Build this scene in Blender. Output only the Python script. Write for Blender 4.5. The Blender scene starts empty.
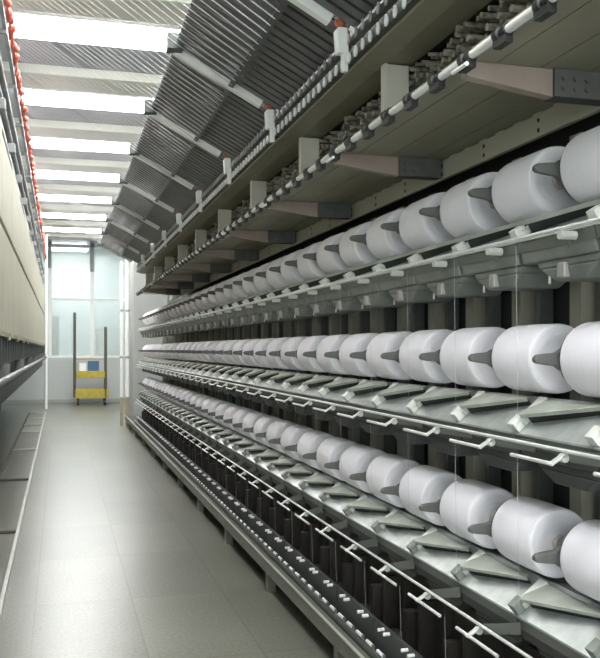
import bpy, bmesh, math, random
from mathutils import Vector, Matrix
random.seed(7)
S = bpy.context.scene
C = S.collection
PI = math.pi
EYE = 1.48                      # eye height above the floor

# ------------------------------------------------------------------ materials
def mat(name, col, rough=.5, metal=0., var=.08, scale=6., bump=0., bscale=60., spec=.5, stretch=None):
    m = bpy.data.materials.new(name); m.use_nodes = True
    nt = m.node_tree; N = nt.nodes; L = nt.links
    b = N['Principled BSDF']
    b.inputs['Roughness'].default_value = rough
    b.inputs['Metallic'].default_value = metal
    b.inputs['Specular IOR Level'].default_value = spec
    tc = N.new('ShaderNodeTexCoord')
    src = tc.outputs['Object']
    if stretch:
        mp = N.new('ShaderNodeMapping'); mp.inputs['Scale'].default_value = stretch
        L.new(src, mp.inputs['Vector']); src = mp.outputs['Vector']
    no = N.new('ShaderNodeTexNoise'); no.inputs['Scale'].default_value = scale; no.inputs['Detail'].default_value = 5
    L.new(src, no.inputs['Vector'])
    r = N.new('ShaderNodeValToRGB')
    e = r.color_ramp.elements
    e[0].position = .3; e[1].position = .7
    e[0].color = tuple(c*(1-var) for c in col)+(1,)
    e[1].color = tuple(min(1, c*(1+var)) for c in col)+(1,)
    L.new(no.outputs['Fac'], r.inputs['Fac']); L.new(r.outputs['Color'], b.inputs['Base Color'])
    if bump:
        n2 = N.new('ShaderNodeTexNoise'); n2.inputs['Scale'].default_value = bscale
        L.new(src, n2.inputs['Vector'])
        bp = N.new('ShaderNodeBump'); bp.inputs['Strength'].default_value = bump; bp.inputs['Distance'].default_value = .01
        L.new(n2.outputs['Fac'], bp.inputs['Height']); L.new(bp.outputs['Normal'], b.inputs['Normal'])
    return m

def emit(name, col, s):
    m = bpy.data.materials.new(name); m.use_nodes = True
    N = m.node_tree.nodes; L = m.node_tree.links
    b = N['Principled BSDF']
    b.inputs['Base Color'].default_value = (.8, .8, .8, 1)
    b.inputs['Emission Color'].default_value = col+(1,)
    b.inputs['Emission Strength'].default_value = s
    return m

M = {}
M['yarn'] = mat('wound_yarn', (.925, .90, .965), .75, 0, .03, 10, .25, 8, .2, (1, 60, 1))
M['tube_paper'] = mat('paper_tube', (.45, .42, .40), .7)
M['tray'] = mat('galvanised_tray', (.47, .50, .49), .33, .45, .16, 16, .05, 40)
M['plate'] = mat('deflector_steel', (.52, .55, .49), .40, .3, .16, 12, .05, 40)
M['rib'] = mat('divider_metal', (.80, .81, .77), .45, .2, .08)
M['cradle'] = mat('cradle_casting', (.13, .132, .127), .5, .2, .12, 20)
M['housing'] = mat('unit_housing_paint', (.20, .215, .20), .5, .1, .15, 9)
M['motor'] = mat('unit_motor', (.42, .40, .39), .45, .2)
M['rod'] = mat('bright_rod', (.82, .84, .82), .28, .45, .05)
M['brk'] = mat('rod_bracket', (.62, .64, .60), .4, .3)
M['gusset'] = mat('guide_gusset', (.16, .17, .155), .45, .3)
M['thread'] = mat('thread', (.55, .55, .57), .7)
M['olive'] = mat('olive_plate', (.31, .30, .225), .5, .1, .08, 3, .03, 20)
M['beam'] = mat('beige_beam', (.47, .455, .37), .5, 0, .07, 5)
M['post'] = mat('post_paint', (.62, .60, .52), .5, 0, .07, 5)
M['pink'] = mat('primer_arm', (.36, .29, .255), .6, 0, .12, 8)
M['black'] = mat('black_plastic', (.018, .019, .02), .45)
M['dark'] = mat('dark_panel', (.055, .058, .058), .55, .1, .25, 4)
M['brown'] = mat('brown_panel', (.035, .030, .026), .55, .1, .3, 5)
M['white'] = mat('white_paint', (.90, .91, .90), .4, 0, .03)
M['whitetube'] = mat('white_tube', (.84, .85, .83), .3, .1, .04)
M['rail'] = mat('base_rail_paint', (.16, .162, .13), .4, .25, .14, 7, .03, 30)
M['edge'] = mat('rail_edge_steel', (.66, .67, .62), .32, .5, .1)
M['bar'] = mat('cooling_bar', (.115, .118, .118), .38, .5, .2, 8)
M['alu'] = mat('rack_aluminium', (.80, .81, .80), .38, .3, .05)
M['rackdark'] = mat('rack_box', (.075, .085, .08), .5, .2, .2)
M['railgrey'] = mat('rack_rail', (.10, .105, .105), .4, .4, .1)
M['guide'] = mat('ceramic_guide', (.80, .80, .80), .35)
M['gmix'] = mat('guide_bank_mix', (.34, .32, .27), .5, .2, .7, 45)
M['orange'] = mat('orange_guide', (.72, .17, .12), .5, 0, .2, 14)
M['redcap'] = mat('brown_red_cap', (.36, .10, .06), .5, 0, .2, 14)
M['cream'] = mat('cream_cover', (.41, .395, .305), .6, 0, .06, 3, .05, 12)
M['grey'] = mat('grey_paint', (.26, .27, .265), .5, .1, .2, 5)
M['cab'] = mat('cabinet_paint', (.40, .415, .40), .45, 0, .04, 2)
M['wallw'] = mat('white_wall', (.56, .59, .585), .5, 0, .04, 2)
M['wallg'] = mat('green_grey_panel', (.60, .66, .64), .4, 0, .05, 2)
M['yellow'] = mat('yellow_paint', (.46, .37, .055), .5, 0, .15, 8)
M['post_dk'] = mat('dark_upright', (.09, .085, .06), .5)
M['blue'] = mat('blue_box', (.06, .14, .24), .5)
M['tan'] = mat('tan_post', (.42, .37, .26), .5)
M['ceil'] = mat('ceiling_panel', (.30, .32, .345), .35, 0, .08, 2)
M['ceilbeam'] = mat('ceiling_beam', (.70, .70, .62), .5, 0, .04, 2)
M['lamp'] = emit('lamp_diffuser', (1, 1, .98), 9.)
M['roomlamp'] = emit('office_lamp', (.96, 1, 1), 9.)
M['track'] = mat('track_paint', (.46, .46, .42), .45, .1, .12)
M['trackdark'] = mat('track_rust', (.10, .09, .075), .6)

def floor_mat():
    m = bpy.data.materials.new('polished_floor'); m.use_nodes = True
    nt = m.node_tree; N = nt.nodes; L = nt.links; b = N['Principled BSDF']
    tc = N.new('ShaderNodeTexCoord')
    n1 = N.new('ShaderNodeTexNoise'); n1.inputs['Scale'].default_value = 1.3; n1.inputs['Detail'].default_value = 4
    n2 = N.new('ShaderNodeTexNoise'); n2.inputs['Scale'].default_value = 55; n2.inputs['Detail'].default_value = 3
    br = N.new('ShaderNodeTexBrick'); br.offset = 0.0
    br.inputs['Scale'].default_value = 1.0
    br.inputs['Brick Width'].default_value = .545
    br.inputs['Row Height'].default_value = 1.09
    br.inputs['Mortar Size'].default_value = .005
    br.inputs['Mortar Smooth'].default_value = .4
    br.inputs['Color1'].default_value = (1, 1, 1, 1); br.inputs['Color2'].default_value = (.84, .85, .88, 1)
    br.inputs['Mortar'].default_value = (.66, .66, .64, 1)
    mp = N.new('ShaderNodeMapping'); mp.inputs['Location'].default_value = (.136, .32, 0)
    L.new(tc.outputs['Object'], mp.inputs['Vector']); L.new(mp.outputs['Vector'], br.inputs['Vector'])
    for n in (n1, n2): L.new(tc.outputs['Object'], n.inputs['Vector'])
    r = N.new('ShaderNodeValToRGB'); e = r.color_ramp.elements
    e[0].position = .3; e[0].color = (.165, .166, .136, 1); e[1].position = .72; e[1].color = (.215, .215, .184, 1)
    L.new(n1.outputs['Fac'], r.inputs['Fac'])
    r2 = N.new('ShaderNodeValToRGB'); e = r2.color_ramp.elements
    e[0].position = .35; e[0].color = (.78, .78, .76, 1); e[1].position = .65; e[1].color = (1.10, 1.10, 1.08, 1)
    L.new(n2.outputs['Fac'], r2.inputs['Fac'])
    def mul(a, c):
        x = N.new('ShaderNodeMix'); x.data_type = 'RGBA'; x.blend_type = 'MULTIPLY'; x.inputs['Factor'].default_value = 1
        L.new(a, x.inputs[6]); L.new(c, x.inputs[7]); return x.outputs[2]
    L.new(mul(mul(r.outputs['Color'], r2.outputs['Color']), br.outputs['Color']), b.inputs['Base Color'])
    mr = N.new('ShaderNodeMapRange'); mr.inputs['To Min'].default_value = .29; mr.inputs['To Max'].default_value = .36
    L.new(n1.outputs['Fac'], mr.inputs['Value']); L.new(mr.outputs['Result'], b.inputs['Roughness'])
    b.inputs['Specular IOR Level'].default_value = .45
    return m
M['floor'] = floor_mat()

def glass_mat():
    m = bpy.data.materials.new('partition_glass'); m.use_nodes = True
    N = m.node_tree.nodes; L = m.node_tree.links
    b = N['Principled BSDF']; out = N['Material Output']
    b.inputs['Base Color'].default_value = (.85, .90, .89, 1); b.inputs['Roughness'].default_value = .12
    tr = N.new('ShaderNodeBsdfTransparent'); tr.inputs['Color'].default_value = (.93, .97, .97, 1)
    mx = N.new('ShaderNodeMixShader'); mx.inputs['Fac'].default_value = .30
    L.new(tr.outputs[0], mx.inputs[1]); L.new(b.outputs[0], mx.inputs[2]); L.new(mx.outputs[0], out.inputs['Surface'])
    return m
M['glass'] = glass_mat()

# ------------------------------------------------------------------ mesh helpers
def box(bm, x0, x1, y0, y1, z0, z1):
    v = [bm.verts.new(p) for p in ((x0,y0,z0),(x1,y0,z0),(x1,y1,z0),(x0,y1,z0),(x0,y0,z1),(x1,y0,z1),(x1,y1,z1),(x0,y1,z1))]
    for f in ((0,3,2,1),(4,5,6,7),(0,1,5,4),(1,2,6,5),(2,3,7,6),(3,0,4,7)): bm.faces.new([v[i] for i in f])

def prism(bm, poly, y0, y1):
    """poly: (x, z) outline, extruded along y"""
    a = [bm.verts.new((x, y0, z)) for x, z in poly]; b = [bm.verts.new((x, y1, z)) for x, z in poly]
    n = len(poly)
    bm.faces.new(a[::-1]); bm.faces.new(b)
    for i in range(n): bm.faces.new((a[i], a[(i+1) % n], b[(i+1) % n], b[i]))

def loft(bm, A, B):
    a = [bm.verts.new(p) for p in A]; b = [bm.verts.new(p) for p in B]; n = len(A)
    bm.faces.new(a[::-1]); bm.faces.new(b)
    for i in range(n): bm.faces.new((a[i], a[(i+1) % n], b[(i+1) % n], b[i]))

def tube(bm, p, q, r, n=10, r2=None):
    p = Vector(p); q = Vector(q); d = (q-p).normalized()
    u = d.orthogonal().normalized(); w = d.cross(u); r2 = r if r2 is None else r2
    A = [p+(u*math.cos(t*2*PI/n)+w*math.sin(t*2*PI/n))*r for t in range(n)]
    B = [q+(u*math.cos(t*2*PI/n)+w*math.sin(t*2*PI/n))*r2 for t in range(n)]
    loft(bm, A, B)

def lathe_y(bm, prof, n=40):
    """prof: (radius, y) closed at both ends on the axis"""
    rings = []
    for r, y in prof:
        rings.append([bm.verts.new((r*math.cos(2*PI*i/n), y, r*math.sin(2*PI*i/n))) for i in range(n)])
    for a, b in zip(rings, rings[1:]):
        for i in range(n): bm.faces.new((a[i], a[(i+1) % n], b[(i+1) % n], b[i]))
    bm.faces.new(rings[0]); bm.faces.new(rings[-1][::-1])

def slopebox(bm, p, q, y0, y1, up):
    """slab from p=(x,z) to q=(x,z), thickness up along the normal"""
    dx, dz = q[0]-p[0], q[1]-p[1]; l = math.hypot(dx, dz); nx, nz = -dz/l*up, dx/l*up
    if nz < 0 and up > 0: nx, nz = -nx, -nz
    prism(bm, [p, q, (q[0]+nx, q[1]+nz), (p[0]+nx, p[1]+nz)], y0, y1)

def obj(name, bm, m, parent=None, smooth=False, bevel=0, loc=None):
    bmesh.ops.recalc_face_normals(bm, faces=bm.faces[:])
    me = bpy.data.meshes.new(name); bm.to_mesh(me); bm.free()
    me.materials.append(m)
    if smooth:
        for p in me.polygons: p.use_smooth = True
        try: me.set_sharp_from_angle(angle=.7)
        except Exception: pass
    o = bpy.data.objects.new(name, me); C.objects.link(o)
    if parent: o.parent = parent
    if loc: o.location = loc
    if bevel:
        md = o.modifiers.new('bevel', 'BEVEL'); md.width = bevel; md.segments = 2; md.limit_method = 'ANGLE'
    return o
def BM(): return bmesh.new()

def tag(o, label, cat, group=None):
    o['label'] = label; o['category'] = cat
    if group: o['group'] = group
    return o
def thing(name, label, cat, loc=(0,0,0), group=None):
    o = bpy.data.objects.new(name, None); C.objects.link(o); o.location = loc; o.empty_display_size = .1
    return tag(o, label, cat, group)
def struct(name, bm, m, **k):
    o = obj(name, bm, m, **k); o['kind'] = 'structure'; return o
def copy_tree(o, loc, label):
    r = o.copy(); C.objects.link(r); r.location = loc; r['label'] = label
    for ch in o.children:
        c = ch.copy(); C.objects.link(c); c.parent = r
        for g in ch.children:
            d = g.copy(); C.objects.link(d); d.parent = c
    return r

ONES = ['', 'first', 'second', 'third', 'fourth', 'fifth', 'sixth', 'seventh', 'eighth', 'ninth', 'tenth', 'eleventh', 'twelfth',
        'thirteenth', 'fourteenth', 'fifteenth', 'sixteenth', 'seventeenth', 'eighteenth', 'nineteenth']
TENS = {2: ('twentieth', 'twenty'), 3: ('thirtieth', 'thirty'), 4: ('fortieth', 'forty')}
def nth(n):
    if n < 20: return ONES[n]
    t, u = divmod(n, 10)
    return TENS[t][0] if u == 0 else TENS[t][1]+'-'+ONES[u]

# ------------------------------------------------------------------ layout
PITCH = .405
YN = 1.920                     # near end of the nearest package in view
NST = 33
YEND = YN+NST*PITCH+.1         # about 15.4: end of the decks
YBASE = 16.6                   # end of the base
YTOP = 2.044+9*3*PITCH         # end of the overhead shelf and racks
XR, RR, RL = 1.5, .110, .250
DECKS = {'top': EYE+.525, 'middle': EYE-.03, 'bottom': EYE-.607}

# ------------------------------------------------------------------ room
bm = BM(); box(bm, -4, 5, -5, 27, -.1, 0); struct('floor', bm, M['floor'])
ZC = EYE+2.94
bm = BM(); box(bm, -4, 5, -5, 27, ZC, ZC+.1); struct('ceiling', bm, M['ceil'])
YW = 24.2
LY0, LP = 7.95, 2.2
nb = 0
for k in range(-5, 8):
    y = LY0+LP*k-.72
    if y > YW-.6: continue
    nb += 1
    bm = BM(); box(bm, -3.98, 4.98, y-.26, y+.26, ZC-.10, ZC)
    struct('trim_%d' % nb, bm, M['ceilbeam'], bevel=.01)
bm = BM(); box(bm, -4.1, -4, -5, 27, 0, ZC); struct('wall_left', bm, M['wallw'])
bm = BM(); box(bm, 5, 5.1, -5, 27, 0, ZC); struct('wall_right', bm, M['wallw'])
# back wall: low solid wall with glazed partition above
bm = BM(); box(bm, -4, 5, YW, YW+.12, 0, EYE-.24); struct('wall_back', bm, M['wallw'])
bm = BM(); box(bm, -4, 5, YW+2.6, YW+2.7, 0, ZC); struct('wall_beyond', bm, M['wallw'])
bm = BM(); box(bm, -4, 5, YW-.012, YW, 0, .10); struct('baseboard_back', bm, M['cab'])
def zz(v, d=23.3): return EYE+(349-v)*d/850
def xx(u, d=23.3): return (u-60)*.9624*d/850
wf = BM()
xm = xx(92.5); xr = xx(119); xl = xx(50)
for x0, x1 in ((-3.2, -3.1), (-1.75, -1.65), (xl-.05, xl+.05), (xm-.05, xm+.05), (xr+.3, xr+.4), (2.8, 2.9)):
    box(wf, x0, x1, YW+.02, YW+.10, EYE-.24, ZC)
for z in (EYE-.24, zz(299)-.03, ZC-.12): box(wf, -4, 5, YW+.03, YW+.09, z, z+.06)
fr = struct('window_frame', wf, M['white'])
fr.name = 'trim_%d' % (nb+1)
bm = BM(); box(bm, xm-.06, xm+.06, YW-.02, YW+.02, zz(271), ZC-.01); struct('trim_%d' % (nb+2), bm, M['grey'])
bm = BM(); box(bm, xl-.06, xl+.04, YW-.02, YW+.02, zz(268), ZC-.01); struct('trim_%d' % (nb+3), bm, M['grey'])
cells = [(-3.1, -1.75), (-1.65, xl-.05), (xl+.05, xm-.05), (xm+.05, xr+.3), (xr+.4, 2.8)]
wn = 0
for x0, x1 in cells:
    for z0, z1 in ((EYE-.18, zz(299)-.03), (zz(299)+.03, ZC-.12)):
        wn += 1
        bm = BM(); box(bm, x0, x1, YW+.055, YW+.065, z0, z1)
        struct('window_%d' % wn, bm, M['glass'])

# ------------------------------------------------------------------ ceiling lamps
lampn = 0
lamp0 = None
order = list(range(0, 7))+[-1, -2, -3, -4, -5]
for k in order:
    y = LY0+LP*k
    if y > YW-.5: continue
    lab = ('%s bright ceiling lamp counting away from the camera, between beige ceiling beams' % nth(k+1)) if k >= 0 else \
          ('ceiling lamp overhead before the frame begins, %s behind the first lamp in view' % nth(-k))
    if k == 0: lab = 'nearest bright white ceiling lamp, at the top edge of the photo'
    if lamp0 is None:
        lamp0 = thing('ceiling_lamp', lab, 'lamp', (.55, y, ZC-.10), 'ceiling lamps over the aisle')
        h = BM(); box(h, -1.0, 1.0, -.30, .30, .035, .10); obj('housing', h, M['white'], lamp0, bevel=.01)
        d = BM(); box(d, -.97, .97, -.21, .21, 0, .034); obj('diffuser', d, M['lamp'], lamp0)
    else: copy_tree(lamp0, (.55, y, ZC-.10), lab)

# office lamps beyond the glass
rl0 = None
for i, (x, y) in enumerate(((.2, YW+1.3), (-2.4, YW+1.3), (2.4, YW+1.3))):
    lab = ('white lamp seen through the glass above the yellow trolley', 'white lamp beyond the glass behind the left machine',
           'white lamp beyond the glass behind the pale end cabinet')[i]
    if rl0 is None:
        rl0 = thing('office_lamp', lab, 'lamp', (x, y, ZC-.08), 'lamps beyond the glass')
        h = BM(); box(h, -.6, .6, -.3, .3, .03, .08); obj('housing', h, M['white'], rl0)
        d = BM(); box(d, -.56, .56, -.26, .26, 0, .029); obj('diffuser', d, M['roomlamp'], rl0)
    else: copy_tree(rl0, (x, y, ZC-.08), lab)

# ------------------------------------------------------------------ yarn packages
def make_package():
    bm = BM()
    r, L = RR, RL
    prof = [(.026, .010), (.060, .004), (.092, .0), (.1045, .003), (.1088, .009), (r, .018), (r+.001, L*.5), (r, L-.018), (.1088, L-.009), (.1045, L-.003), (.092, L), (.060, L-.004), (.026, L-.010)]
    lathe_y(bm, prof, 48)
    o = obj('yarn_package', bm, M['yarn'], smooth=True)
    t = BM(); lathe_y(t, [(.020, -.012), (.025, -.012), (.025, L+.008), (.020, L+.008)], 24)
    obj('paper_tube', t, M['tube_paper'], o, smooth=True)
    o['category'] = 'yarn package'
    return o
pk0 = None
def pk_label(deck, i):
    if i == 0: return 'white yarn package on the %s deck, cut off by the right edge of the photo' % deck
    if i == NST-1: return 'small white yarn package at the far end of the %s deck, beside the pale cabinet' % deck
    return 'white yarn package on the %s deck, %s counting from the right edge' % (deck, nth(i+1))
for deck, zc in DECKS.items():
    for i in range(NST):
        loc = (XR, YN+i*PITCH, zc); lab = pk_label(deck, i)
        if pk0 is None:
            pk0 = make_package(); pk0.location = loc; pk0['label'] = lab; o = pk0
        else: o = copy_tree(pk0, loc, lab)
        o['group'] = 'yarn packages on the %s deck' % deck
        o.rotation_euler = (0, random.uniform(0, 6.28), 0)

# ------------------------------------------------------------------ winding units
def make_unit(deck):
    u = thing('winding_unit', '', 'winding unit')
    dz_f = {'top': -.190, 'middle': -.230, 'bottom': -.218}[deck]
    P0 = (-.015, -.124 if deck != 'top' else -.118); P1 = (-.137, dz_f)
    dx, dz = P1[0]-P0[0], P1[1]-P0[1]; Ls = math.hypot(dx, dz)
    sx, sz = dx/Ls, dz/Ls; nx, nz = (-sz, sx) if sx > 0 else (sz, -sx)   # normal pointing up
    if nz < 0: nx, nz = -nx, -nz
    def T(a, y, h): return (P0[0]+dx*a+nx*h, y, P0[1]+dz*a+nz*h)
    ry = .037+PITCH                                       # divider position
    y0, y1 = ry-PITCH+.002, ry-.002
    # tray: sheet with a folded front lip and a rear flange going on under the package
    bm = BM()
    prof = [(P0[0]+.16, P0[1]-.030), P0, P1, (P1[0]-.001, P1[1]-.006), (P1[0]+.004, P1[1]-.006), (P1[0]+.007, P1[1]-.004), (P0[0]+.004, P0[1]-.005), (P0[0]+.16, P0[1]-.036)]
    prism(bm, prof, y0, y1); obj('tray', bm, M['tray'], u)
    bm = BM(); prism(bm, [(P1[0]+.002, P1[1]-.0065), (P1[0]+.012, P1[1]-.0065), (P1[0]+.018, P1[1]-.040), (P1[0]+.008, P1[1]-.040)], y0, y1)
    obj('front_lip', bm, M['gusset'], u)
    # divider strip with front block
    bm = BM()
    def slab(a0, a1, ya, yb, h0, h1):
        loft(bm, [T(a0, ya, h0), T(a1, ya, h0), T(a1, yb, h0), T(a0, yb, h0)], [T(a0, ya, h1), T(a1, ya, h1), T(a1, yb, h1), T(a0, yb, h1)])
    slab(.10, .80, ry-.022, ry+.020, .0005, .020)
    dv = obj('divider', bm, M['rib'], u, bevel=.002)
    bm = BM()
    slab(.70, .985, ry-.020, ry+.018, .0205, .034)
    slab(.805, .985, ry-.020, ry+.018, .0005, .0205)
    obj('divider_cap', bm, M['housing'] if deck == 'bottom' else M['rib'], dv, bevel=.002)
    # triangular deflector plate, raised off the tray towards its slanting edge
    bm = BM()
    pts = [(.80, ry-.034, .044), (.66, ry-.026, .040), (.14, ry-.026, .010), (.14, ry-.325, .014), (.27, ry-.345, .028)]
    loft(bm, [T(*p) for p in pts], [T(a, y, h+.005) for a, y, h in pts])
    # lip under the slanting edge
    A, B = pts[0], pts[4]
    loft(bm, [T(A[0], A[1], A[2]), T(B[0], B[1], B[2]), T(B[0]-.03, B[1], B[2]), T(A[0]-.03, A[1], A[2])],
             [T(A[0], A[1], A[2]-.009), T(B[0], B[1], B[2]-.009), T(B[0]-.03, B[1], B[2]-.009), T(A[0]-.03, A[1], A[2]-.009)])
    for a, y, hh in ((.40, ry-.06, .018), (.22, ry-.26, .012)):
        loft(bm, [T(a-.05, y-.006, .0), T(a+.05, y-.006, .0), T(a+.05, y+.006, 0), T(a-.05, y+.006, 0)],
                 [T(a-.05, y-.006, hh), T(a+.05, y-.006, hh), T(a+.05, y+.006, hh), T(a-.05, y+.006, hh)])
    pl = obj('deflector_plate', bm, M['plate'], u)
    bm = BM()  # added dark strip standing in for the shade in the gap under the plate
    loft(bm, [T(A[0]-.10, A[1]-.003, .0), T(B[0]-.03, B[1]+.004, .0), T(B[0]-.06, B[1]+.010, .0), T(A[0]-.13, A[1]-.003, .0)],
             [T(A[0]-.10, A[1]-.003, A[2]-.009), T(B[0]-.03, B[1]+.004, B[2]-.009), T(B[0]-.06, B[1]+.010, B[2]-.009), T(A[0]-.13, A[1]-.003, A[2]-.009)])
    obj('shade_skirt', bm, M['black'], pl)
    # package cradle: flange at the far face, handle reaching to the aisle, arm back to the machine
    bm = BM()
    ya, yb = RL+.012, RL+.024
    lathe_y(bm, [(.092, ya), (.095, ya+.003), (.095, yb-.003), (.092, yb)], 36)
    obj('cradle_flange', bm, M['cradle'], u, smooth=True)
    bm = BM()
    hp = [(-.070, .040), (-.096, .027), (-.110, .019), (-.145, .016), (-.168, .013), (-.178, .006), (-.179, -.005), (-.170, -.012), (-.145, -.016), (-.110, -.020), (-.096, -.029), (-.070, -.044)]
    prism(bm, hp, ya-.004, yb+.006); obj('cradle_handle', bm, M['cradle'], u, bevel=.004)
    bm = BM()
    prism(bm, [(.03, .03), (.10, .02), (.242, -.02), (.242, -.06), (.10, -.03), (.03, -.03)], yb, yb+.016)
    prism(bm, [(.01, .02), (.10, .02), (.242, -.02), (.242, -.06), (.10, -.03), (.01, -.02)], -.030, -.014)
    obj('cradle_arm', bm, M['cradle'], u, bevel=.003)
    # housing below the tray: shallow box and a hopper-shaped lower part
    bm = BM()
    zt = dz_f-.024
    hm = M['housing'] if deck == 'top' else M['dark']  # middle and bottom housings coloured darker for the shade below their trays
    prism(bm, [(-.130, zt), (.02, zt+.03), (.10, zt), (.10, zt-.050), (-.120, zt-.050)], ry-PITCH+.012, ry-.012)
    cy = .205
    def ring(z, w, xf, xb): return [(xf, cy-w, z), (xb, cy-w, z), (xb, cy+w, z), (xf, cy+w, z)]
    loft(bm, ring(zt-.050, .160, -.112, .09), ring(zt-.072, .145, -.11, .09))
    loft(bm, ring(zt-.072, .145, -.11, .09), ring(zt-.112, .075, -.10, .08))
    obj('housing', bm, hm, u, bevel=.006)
    if deck == 'top':
        bm = BM(); box(bm, -.122, -.09, cy-.004, cy+.034, zt-.106, zt-.062); obj('motor', bm, M['motor'], u, bevel=.005)
        bm = BM(); tube(bm, (-.09, cy+.12, zt-.066), (-.108, cy+.09, zt-.118), .004); obj('release_lever', bm, M['brk'], u)
    # clamp, short handle rod and guide gusset at the front
    rz = {'top': -.196, 'middle': -.246, 'bottom': -.291}[deck]
    yk = {'top': .110, 'middle': .103, 'bottom': .184}[deck]
    X1, X2 = -.185, -.223
    if deck == 'top':
        bm = BM(); tube(bm, (X1-.010, yk, rz-.019), (X1+.040, yk, rz-.019), .012, 12); obj('rod_clamp', bm, M['brk'], u)
        bm = BM(); prism(bm, [(X1+.008, rz-.012), (X1+.034, rz-.002), (X1+.034, rz-.05)], yk+.012, yk+.02); obj('gusset', bm, M['gusset'], u)
    else:
        bm = BM()
        slopebox(bm, (X2-.006, rz-.040), (X1+.008, rz-.0105), yk-.011, yk+.011, .007)
        tube(bm, (X1-.002, yk-.011, rz-.0195), (X1-.002, yk+.011, rz-.0195), .0125, 14)
        obj('rod_clamp', bm, M['brk'], u, bevel=.002)
        a, b = (yk-.004, yk+.213) if deck == 'middle' else (yk-.19, yk+.085)
        bm = BM(); tube(bm, (X2, a, rz-.034), (X2, b, rz-.034), .0058, 10)
        obj('handle_rod', bm, M['rod'], u, smooth=True)
        bm = BM()
        loft(bm, [(X1+.008, yk-.012, rz+.004), (P1[0]-.014, yk-.20, P1[1]-.010), (P1[0]-.012, yk-.20, P1[1]-.045), (X1+.010, yk-.012, rz-.030)],
                 [(X1+.011, yk-.009, rz+.004), (P1[0]-.010, yk-.195, P1[1]-.010), (P1[0]-.008, yk-.195, P1[1]-.045), (X1+.014, yk-.009, rz-.030)])
        obj('gusset', bm, M['gusset'], u)
    # one running thread in front of the deck
    ln = {'top': .50, 'middle': .45, 'bottom': .20}[deck]
    bm = BM(); tube(bm, (X2+.006, yk+.19, rz-.03), (X2+.012, yk+.19, rz-.03-ln), .00045, 5); obj('thread', bm, M['thread'], u)
    return u
for deck, zc in DECKS.items():
    proto = None
    for i in range(-1, NST):
        loc = (XR, YN+i*PITCH, zc)
        if i == -1: lab = 'sloping metal tray unit of the %s deck cut off at the right edge' % deck
        elif i == NST-1: lab = 'sloping metal tray unit at the far end of the %s deck' % deck
        else: lab = 'sloping metal tray unit below the %s package from the right on the %s deck' % (nth(i+1), deck)
        if proto is None:
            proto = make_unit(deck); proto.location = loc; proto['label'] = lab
            proto['group'] = 'tray units of the %s deck' % deck
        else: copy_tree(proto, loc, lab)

# ------------------------------------------------------------------ the right-hand machine frame
Y0 = 1.15
mc = thing('texturing_machine', 'long yarn texturing machine frame with three decks along the right of the aisle', 'machine')
def part(name, bm, m, parent=mc, **k): return obj(name, bm, m, parent, **k)
# base
bm = BM(); box(bm, 1.20, 1.235, Y0, YBASE, .126, .205); br_ = part('base_rail', bm, M['rail'])
bm = BM(); box(bm, 1.192, 1.206, Y0, YBASE, .2055, .211); obj('rail_edge', bm, M['edge'], br_)
bm = BM(); box(bm, 1.235, 1.52, Y0, YBASE, .17, .19); part('base_shelf', bm, M['dark'])
ly = 2.35
while ly < YBASE:
    bm = BM(); box(bm, 1.215, 1.265, ly-.03, ly+.03, 0, .125); part('leg', bm, M['rail'])
    ly += 1.35
bm = BM()
for i in range(NST+2):
    y = YN-PITCH+i*PITCH
    box(bm, 1.50, 1.60, y-.02, y+.36, .19, EYE-.985)
part('lower_panel', bm, M['brown'], bevel=.004)
bm = BM()
for i in range(NST+2):
    y = YN-PITCH+i*PITCH
    box(bm, 1.47, 1.52, y-.045, y-.022, .19, EYE-.985)
    box(bm, 1.44, 1.50, y+.12, y+.15, .19, .43)
    box(bm, 1.42, 1.50, y+.22, y+.27, .19, .36)
part('lower_channel', bm, M['brown'])
# core wall and posts seen between the decks
bm = BM(); box(bm, 1.86, 1.92, Y0, YEND, 0, EYE+1.60); part('back_panel', bm, M['dark'])
for i in range(NST+1):
    y = YN+i*PITCH-.10
    bm = BM(); box(bm, 1.755, 1.85, y-.035, y+.035, .2, EYE+.76); part('deck_post', bm, M['beam'])
bm = BM()
for i in range(NST+1):
    y = YN+i*PITCH-.10
    box(bm, 1.79, 1.85, y-.115, y-.085, .2, EYE+.76)
    box(bm, 1.80, 1.85, y+.08, y+.10, .2, EYE+.76)
part('conduit', bm, M['housing'])
for zc in DECKS.values():
    bm = BM(); box(bm, 1.745, 1.765, Y0, YEND, zc-.075, zc-.02); part('deck_rail', bm, M['housing'])
# continuous front rods
for deck, zc in DECKS.items():
    rz = {'top': -.196, 'middle': -.246, 'bottom': -.291}[deck]
    bm = BM(); tube(bm, (XR-.185, Y0, zc+rz), (XR-.185, YEND, zc+rz), .0058, 10); part('front_rod', bm, M['rod'], smooth=True)
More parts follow.
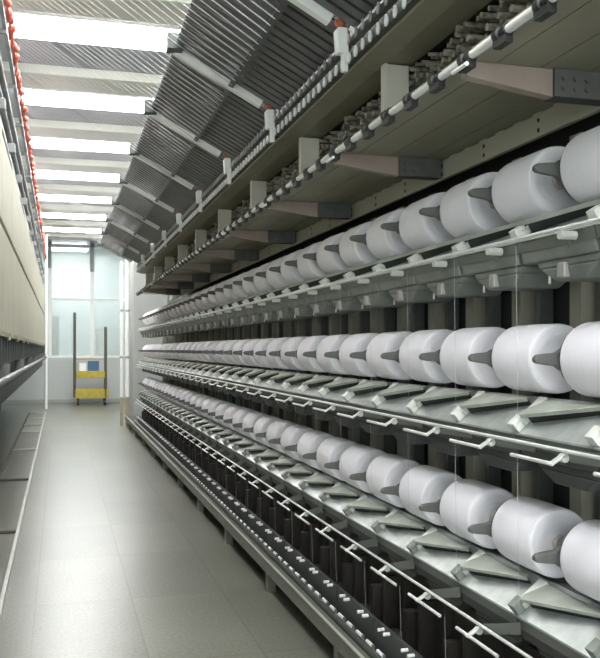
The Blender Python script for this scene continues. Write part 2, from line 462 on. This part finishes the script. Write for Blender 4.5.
# overhead shelf
ZS = EYE+.845
bm = BM()
for a, b in ((1.145, 1.238), (1.242, 1.388), (1.392, 1.55), (1.554, 1.85)): box(bm, a, b, Y0, YTOP, ZS, ZS+.012)
box(bm, 1.15, 1.85, Y0, YTOP, ZS+.0121, ZS+.016)
part('shelf_plate', bm, M['olive'])
bm = BM(); box(bm, 1.138, 1.144, Y0, YTOP, ZS-.012, ZS+.02); part('shelf_edge', bm, M['olive'])
bm = BM(); tube(bm, (1.122, Y0, EYE+.8325), (1.122, YTOP, EYE+.8325), .0125, 14); tr_ = part('tube_rail', bm, M['whitetube'], smooth=True)
cl0 = None
for i in range(2*NST+2):
    y = 1.40+i*PITCH*.5
    if y > YTOP: break
    if cl0 is None:
        bm = BM()
        lathe_y(bm, [(.017, -.030), (.0185, -.026), (.0185, -.016), (.0135, -.014), (.0135, .004), (.020, .006), (.020, .030), (.017, .034)], 18)
        box(bm, -.012, .012, -.03, .034, -.034, -.012)
        cl0 = obj('clamp', bm, M['black'], tr_, smooth=True); o = cl0
    else:
        o = cl0.copy(); C.objects.link(o); o.parent = tr_
    o.location = (1.122, y, EYE+.8325)
# cross arms and bolt plates under the shelf, posts above it
SEC = 3*PITCH
y = 2.278
while y < YTOP:
    bm = BM()
    loft(bm, [(1.145, y-.02, ZS-.001), (1.145, y+.02, ZS-.001), (1.145, y+.02, ZS-.046), (1.145, y-.02, ZS-.046)],
             [(1.43, y-.02, ZS-.001), (1.43, y+.02, ZS-.001), (1.43, y+.02, ZS-.085), (1.43, y-.02, ZS-.085)])
    part('cross_arm', bm, M['pink'], bevel=.002)
    bm = BM(); box(bm, 1.43, 1.63, y-.03, y+.03, ZS-.085, ZS-.001)
    for q in (1.46, 1.50, 1.54): tube(bm, (q, y-.03, ZS-.03), (q, y-.038, ZS-.03), .008, 8); tube(bm, (q, y-.03, ZS-.06), (q, y-.038, ZS-.06), .008, 8)
    part('bolt_plate', bm, M['cradle'])
    bm = BM(); tube(bm, (1.104, y-.10, ZS-.040), (1.104, y-.01, ZS-.040), .006, 10); part('rest_pin', bm, M['white'])
    y += SEC
# punched beam behind the top row
bm = BM(); box(bm, 1.64, 1.66, Y0, YTOP+.3, EYE+.757, EYE+.838)
for i in range(NST*3):
    yy = YN-.2+i*.135
    if yy < YTOP+.2: box(bm, 1.64, 1.656, yy, yy+.06, EYE+.8381, EYE+.844)
bmo = part('punched_beam', bm, M['beam'])
bm = BM()
i = 0
yy = 2.278-2*PITCH
while yy < YTOP+.2:
    four = (round((yy-2.278)/PITCH) % 3 == 0)
    for dy in ((-.014, .014) if four else (0,)):
        for dzz in (-.018, .018):
            tube(bm, (1.6385, yy+dy, EYE+.797+dzz), (1.6405, yy+dy, EYE+.797+dzz), .0085, 8)
    yy += PITCH
obj('bolt_hole', bm, M['black'], bmo)['kind'] = 'stuff'
# posts between shelf and upper racks
y = 3.161-SEC
while y < YTOP:
    bm = BM(); box(bm, 1.235, 1.245, y-.022, y+.022, ZS+.02, EYE+1.13); box(bm, 1.245, 1.34, y-.012, y+.012, ZS+.02, EYE+1.13)
    part('post', bm, M['post'])
    y += SEC

bm = BM(); box(bm, 1.20, 1.858, Y0, YTOP, EYE+1.21, EYE+1.80); part('heater_cabinet', bm, M['dark'])

# headstock cabinet at the far end
hc = thing('end_cabinet', 'tall pale grey end cabinet closing the far end of the right-hand machine', 'cabinet', (1.98, 17.3, 0))
bm = BM(); box(bm, -.62, 1.0, -.52, .6, .06, EYE+1.84); obj('body', bm, M['cab'], hc, bevel=.02)
bm = BM(); box(bm, -.60, -.12, -.545, -.5201, .12, EYE+1.05); obj('door', bm, M['cab'], hc, bevel=.006)
bm = BM(); box(bm, -.60, -.12, -.545, -.5201, EYE+1.08, EYE+1.78); obj('upper_door', bm, M['cab'], hc, bevel=.006)
bm = BM(); box(bm, -.60, .98, -.50, .58, 0, .06); obj('plinth', bm, M['dark'], hc)
for x, z, lab, m in ((1.145, EYE+1.70, 'thinner left white vertical pipe in front of the pale end cabinet', 'white'), (1.25, EYE+1.84, 'thicker right white vertical pipe in front of the pale end cabinet', 'white')):
    p = thing('vertical_pipe', lab, 'pipe', (x, 16.72, 0), 'white pipes at the end cabinet')
    r = .032 if x < 1.2 else .042
    bm = BM(); tube(bm, (0, 0, .55), (0, 0, z-.04), r, 16); tube(bm, (0, 0, z-.04), (0, 0, z), r, 16, r*.55); obj('pipe', bm, M['white'], p, smooth=True)
    bm = BM(); box(bm, -.03, .03, -.03, .03, 0, .55); obj('stand', bm, M['tan'], p)
    for zq in (1.3, 2.2): 
        bm = BM(); tube(bm, (0, 0, zq), (0, 0, zq+.04), r+.008, 16); obj('collar', bm, M['cab'], p, smooth=True)

# ------------------------------------------------------------------ lower thread guides, one block per station
def make_guides():
    g = thing('thread_guide_block', '', 'thread guide')
    LB = .5
    bm = BM(); box(bm, .0, .015, .0, LB-.01, -.044, -.016); obj('mount', bm, M['gusset'], g)
    bm = BM(); box(bm, .045, .060, .0, LB-.01, -.044, .085); obj('knob_plate', bm, M['dark'], g)
    for q in range(4):
        y = .03+q*LB/4
        bm = BM(); tube(bm, (.006, y, 0), (.006, y+.062, 0), .0075, 10); obj('roller', bm, M['guide'], g, smooth=True)
        bm = BM(); box(bm, .002, .012, y-.014, y-.004, -.015, .006); obj('fork', bm, M['gusset'], g)
    for q in (.06, .12, .31, .37):
        bm = BM(); tube(bm, (.018, q, .075), (.0449, q, .075), .0075, 10); obj('knob', bm, M['guide'], g, smooth=True)
    return g
g0 = None
for i in range(26):
    loc = (1.245, YN+i*.5, EYE-1.235)
    lab = 'row of white thread rollers and knobs above base rail, %s block from the near end' % nth(i+1)
    if g0 is None:
        g0 = make_guides(); g0.location = loc; g0['label'] = lab; g0['group'] = 'thread guide blocks along the base rail'
    else: copy_tree(g0, loc, lab)

# ------------------------------------------------------------------ overhead racks of cooling bars, one per section
def make_rack():
    r = thing('cooling_rack', '', 'rack')
    n = 15; st = SEC/n
    XL, ZL = 1.12, 1.25         # lower end, relative to eye height
    XU, ZU = .559, 1.548
    dx, dz = XU-XL, ZU-ZL; Ls = math.hypot(dx, dz); ux, uz = dx/Ls, dz/Ls; nx, nz = -uz, ux
    if nz < 0: nx, nz = -nx, -nz
    def P(t, h): return (XL+dx*t+nx*h, ZL+dz*t+nz*h)
    # lower rails with their rows of guides
    bm = BM(); box(bm, 1.12, 1.145, .02, SEC-.005, 1.153, 1.178); obj('lower_rail', bm, M['railgrey'], r)
    bm = BM(); box(bm, 1.12, 1.145, .02, SEC-.005, 1.226, 1.250); obj('upper_rail', bm, M['railgrey'], r)
    bm = BM(); prism(bm, [(1.146, 1.140), (1.146, 1.152), (1.36, 1.172), (1.36, 1.140), (1.24, 1.131)], .0, SEC-.002)
    obj('rack_beam', bm, M['olive'], r)
    gm = None
    for i in range(n):
        y = (i+.5)*st
        for nm, z, rr in (('guide', 1.165, .010), ('eyelet', 1.239, .008)):
            bm = BM(); tube(bm, (1.108, y-.004, z-.022), (1.113, y, z), rr*.6, 10, rr); tube(bm, (1.113, y, z), (1.112, y, z+.020), rr, 10, rr*.6); obj(nm, bm, M['guide'] if nm == 'guide' else M['motor'], r, smooth=True)
        bm = BM()
        w = .027; y = .061+i*(SEC-.145)/14
        a, b = P(.0, .03), P(1, .03); c, d = P(1, .055), P(.0, .055)
        prism(bm, [a, b, c, d], y-w, y+w)
        ob = obj('cooling_bar', bm, M['bar'], r)
        bm = BM(); p0 = P(.45, -.012); p1 = P(1.04, .02)
        tube(bm, (p0[0], y+.038, p0[1]), (p1[0], y+.038, p1[1]), .0022, 6)
        tube(bm, (p1[0], y+.038, p1[1]), (-.285, y+.038, 2.15), .0012, 5)
        obj('yarn_strand', bm, M['thread'], r)
    # dark heater box behind the lower part of the bars, cross bars
    bm = BM(); slopebox(bm, P(.02, .062), P(.44, .062), .034, SEC-.056, .05); obj('heater_box', bm, M['rackdark'], r)
    bm = BM(); slopebox(bm, P(.43, .0), P(.475, .0), .0, SEC-.004, .028); obj('cross_bar', bm, M['railgrey'], r)
    bm = BM(); slopebox(bm, P(.965, .056), P(1.0, .056), .0, SEC-.004, .03); obj('top_bar', bm, M['railgrey'], r)
    bm = BM(); slopebox(bm, P(.16, -.004), P(1.03, -.004), SEC-.050, SEC-.006, .075); obj('side_beam', bm, M['white'], r, bevel=.003)
    bm = BM(); box(bm, P(1.0, 0)[0]-.03, P(1.0, 0)[0]+.05, SEC-.12, SEC-.036, P(1, 0)[1]-.01, P(1, 0)[1]+.07); obj('end_box', bm, M['rackdark'], r)
    # bracket with its red cap
    bm = BM()
    A = [(1.094, 1.118), (1.094, 1.18), (1.096, 1.21), (1.088, 1.25), (1.092, 1.285), (1.108, 1.29), (1.119, 1.25), (1.119, 1.118)]
    prism(bm, A, -.018, .014)
    prism(bm, [(1.072, 1.190), (1.066, 1.282), (1.074, 1.292), (1.112, 1.292), (1.118, 1.19)], -.027, .024)
    obj('bracket', bm, M['white'], r, bevel=.005)
    bm = BM(); lathe_y(bm, [(.010, -.022), (.022, -.012), (.022, .012), (.010, .022)], 12)
    o = obj('red_cap', bm, M['redcap'], r, smooth=True); o.location = (1.088, -.005, 1.318)
    # mixed bank of guides in the space behind
    bm = BM()
    rnd = random.Random(3)
    for q in range(36):
        y = .03+q*(SEC-.06)/36
        for z in (.90, .955, 1.01, 1.065, 1.115):
            xo = 1.33+rnd.uniform(0, .06); zo = z+rnd.uniform(-.012, .012)
            tube(bm, (xo, y, zo), (1.54, y, zo+.01), rnd.uniform(.007, .014), 7)
    box(bm, 1.53, 1.56, .0, SEC-.004, .866, 1.20)
    obj('guide_bank', bm, M['gmix'], r)
    return r
r0 = None
nr = 0
y = 1.30+.0
# section boundaries follow the brackets (first bracket in view at y about 3.3)
yb = 2.044
idx = 0
while yb < YTOP-.1:
    idx += 1
    lab = 'sloping overhead rack of dark cooling bars with white bracket, %s rack from the near end' % nth(idx)
    if r0 is None:
        r0 = make_rack(); r0.location = (0, yb, EYE); r0['label'] = lab; r0['group'] = 'overhead cooling racks'
    else: copy_tree(r0, (0, yb, EYE), lab)
    yb += SEC

# ------------------------------------------------------------------ left-hand machine
lm = thing('left_machine', 'long machine with cream covers along the left edge of the aisle', 'machine', (0, 0, 0))
YL0, YL1 = 3.2, 21.5
XF = -.35
y = YL0; i = 0
while y < YL1-.2:
    w = 1.22
    for nm, z0, z1 in (('lower_cover', EYE+.11, EYE+.775), ('upper_cover', EYE+.81, EYE+1.36+(.04 if i % 2 else 0))):
        bm = BM(); box(bm, XF-.03, XF, y+.006, min(y+w, YL1)-.006, z0, z1); obj(nm, bm, M['cream'], lm, bevel=.006)
    bm = BM(); box(bm, XF-.14, XF+.02, y-.03, y+.05, EYE+1.50, EYE+1.57); obj('top_bracket', bm, M['grey'], lm, bevel=.004)
    bm = BM(); tube(bm, (XF+.0, y+.6, EYE+.06), (XF+.0, y+.6, EYE+.11), .02, 8); box(bm, XF-.03, XF+.012, y+.05, y+1.15, EYE+.08, EYE+.107); obj('hem_clip', bm, M['olive'], lm)
    y += w; i += 1
bm = BM(); box(bm, -1.3, XF-.035, YL0, YL1, EYE+.08, EYE+1.36); obj('core', bm, M['dark'], lm)
bm = BM(); box(bm, -1.2, XF-.06, YL0, YL1, EYE+1.36, EYE+2.06); obj('upper_body', bm, M['grey'], lm)
bm = BM()
for z in (1.44, 1.64, 1.84): tube(bm, (XF-.03, YL0, EYE+z), (XF-.03, YL1, EYE+z), .022, 10)
obj('conduit', bm, M['grey'], lm, smooth=True)
bm = BM(); box(bm, -1.3, XF-.02, YL0, YL1, EYE-.10, EYE+.07)
obj('under_body', bm, M['black'], lm)
yy = YL0
while yy < YL1:
    bm = BM(); box(bm, XF-.02, XF+.0, yy, yy+.05, EYE-.09, EYE+.07); obj('comb_tooth', bm, M['dark'], lm); yy += .30
bm = BM(); tube(bm, (XF+.02, YL0, EYE-.20), (XF+.02, YL1, EYE-.20), .028, 12); obj('front_pipe', bm, M['dark'], lm, smooth=True)
bm = BM(); box(bm, -1.3, XF-.06, YL0, YL1, EYE-.40, EYE-.10); obj('lower_body', bm, M['black'], lm)
bm = BM(); box(bm, -2.2, -1.35, YL0, YL1, 0, EYE-.10); obj('base', bm, M['dark'], lm)
yy = YL0+.5
while yy < YL1:
    bm = BM(); box(bm, XF-.06, XF+.02, yy, yy+.03, EYE-.225, EYE-.10); obj('pipe_bracket', bm, M['gusset'], lm)
    yy += 2.44
bm = BM(); box(bm, -.365, -.34, YL0, YL1, EYE+2.12, EYE+2.17); gr_ = obj('guide_rail', bm, M['grey'], lm)
yy = YL0+.3
while yy < YL1:
    bm = BM(); box(bm, XF-.05, -.34, yy, yy+.03, EYE+2.09, EYE+2.118); obj('rail_arm', bm, M['grey'], lm)
    yy += 1.22
bm = BM(); tube(bm, (-.325, YL0, EYE+2.19), (-.325, YL1, EYE+2.19), .010, 8); obj('guide_cord', bm, M['orange'], gr_)
og = None
yy = YL0+.1
while yy < YL1:
    if og is None:
        bm = BM(); lathe_y(bm, [(.010, -.085), (.024, -.07), (.029, -.03), (.016, -.005), (.024, .012), (.025, .05), (.010, .07)], 12)
        og = obj('orange_guide', bm, M['orange'], gr_, smooth=True); o = og
    else:
        o = og.copy(); C.objects.link(o); o.parent = gr_
    o.location = (-.325+random.uniform(-.006, .006), yy, EYE+2.19+random.uniform(-.008, .008)); o.rotation_euler = (random.uniform(-.4, .4), 0, random.uniform(-.3, .3))
    yy += .29
# white pole by the partition
bm = BM(); tube(bm, (0, 0, 0), (0, 0, ZC-.11), .035, 14)
tag(obj('pole', bm, M['white'], None, smooth=True, loc=(-.33, 21.9, 0)), 'thin white vertical pole at the far end of the left machine', 'pole')

# floor track at left
ft = thing('floor_track', 'ladder-like metal floor track running along the left side of the aisle', 'track', (0, 0, 0))
bm = BM(); box(bm, -.338, -.312, 3.4, 20.5, 0, .03); obj('outer_rail', bm, M['track'], ft, bevel=.003)
bm = BM(); box(bm, -.69, -.665, 3.4, 20.5, 0, .03); obj('inner_rail', bm, M['trackdark'], ft, bevel=.003)
for i, d in enumerate((4.6, 6.95, 9.7, 12.55, 15.2, 16.6, 18.2, 19.6)):
    yq = d/.9636
    bm = BM(); box(bm, -.665, -.338, yq-.03, yq+.03, .003, .024); obj('rung', bm, M['trackdark'] if i < 3 else M['track'], ft)

# ------------------------------------------------------------------ far end: trolley, box, things behind the glass
YT = 23.2; dT = 22.45
def tx(u): return (u-60)*.9624*dT/850
def tz(v): return EYE+(349-v)*dT/850
tr = thing('platform_trolley', 'yellow two-shelf platform trolley with dark uprights at the far wall', 'trolley', (tx(91), YT, 0))
cx = tx(91)
def X(u): return tx(u)-cx
bm = BM(); box(bm, X(75), X(109), -.25, .25, tz(398), tz(389)); obj('deck', bm, M['yellow'], tr, bevel=.01)
bm = BM(); box(bm, X(76), X(105), -.25, .25, tz(378), tz(371)); obj('shelf', bm, M['yellow'], tr, bevel=.01)
for u, v, n_ in ((74.5, 313, 0), (105.5, 327, 1)):
    bm = BM(); tube(bm, (X(u), -.22, tz(397)), (X(u), -.22, tz(v)), .038, 12); obj('upright', bm, M['post_dk'], tr, smooth=True)
bm = BM(); tube(bm, (X(74.5), -.22, tz(358.5)), (X(105.5), -.22, tz(358.5)), .022, 10); obj('handle_bar', bm, M['tan'], tr, smooth=True)
for u in (74.5, 105.5):
    bm = BM(); box(bm, X(u)-.025, X(u)+.025, .17, .22, tz(397), tz(371)); obj('rear_upright', bm, M['yellow'], tr)
for u in (78, 105):
    for yw in (-.2, .2):
        bm = BM(); tube(bm, (X(u)-.02, yw, .07), (X(u)+.02, yw, .07), .07, 16); box(bm, X(u)-.028, X(u)+.028, yw-.02, yw+.02, .06, tz(397.8)); obj('castor', bm, M['black'], tr)
bm = BM(); box(bm, X(88), X(99), -.18, .12, tz(371)+.001, tz(361)); box(bm, X(89), X(98), -.183, -.18, tz(366), tz(362))
bx = obj('tool_box', bm, M['blue'], None, bevel=.01, loc=(cx, YT, 0)); tag(bx, 'blue box standing on the upper shelf of the yellow trolley', 'box')
bm = BM(); box(bm, X(79), X(86), -.15, .1, tz(371)+.001, tz(363))
tag(obj('carton', bm, M['white'], None, bevel=.01, loc=(cx, YT, 0)), 'pale carton beside the blue box on the yellow trolley', 'box')
# behind the glass
bm = BM(); box(bm, -.14, .10, 0, .4, 0, zz(317, 24.4))
tag(obj('locker', bm, M['grey'], None, bevel=.01, loc=(-.12, YW+.4, 0)), 'dark narrow locker behind the glass, left of the trolley', 'locker')
sr = thing('storage_rack', 'grey steel storage rack behind the glass to the right of the trolley', 'rack', (1.45, YW+.6, 0))
for z in (.05, .8, 1.35, 1.7, 2.0):
    bm = BM(); box(bm, -.45, .45, -.2, .2, z, z+.03); obj('shelf', bm, M['grey'], sr)
for x in (-.45, .41):
    for yq in (-.2, .16):
        bm = BM(); box(bm, x, x+.04, yq, yq+.04, 0, 2.05); obj('upright', bm, M['gusset'], sr)

# ------------------------------------------------------------------ world, camera, look
w = bpy.data.worlds.new('World'); S.world = w; w.use_nodes = True
bg = w.node_tree.nodes['Background']; bg.inputs['Color'].default_value = (.92, 1, .98, 1); bg.inputs['Strength'].default_value = .9
cam = bpy.data.cameras.new('Camera'); co = bpy.data.objects.new('Camera', cam); C.objects.link(co)
cam.sensor_fit = 'HORIZONTAL'; cam.sensor_width = 36; cam.lens = 36*850/600
cam.shift_y = 20/600; cam.clip_start = .05; cam.clip_end = 100
co.location = (0, 0, EYE); co.rotation_euler = (PI/2, 0, -math.atan(240/850))
S.camera = co
S.view_settings.view_transform = 'Standard'
S.view_settings.look = 'None'
S.view_settings.exposure = 2.08
S.view_settings.gamma = 1
S.view_settings.use_curve_mapping = False
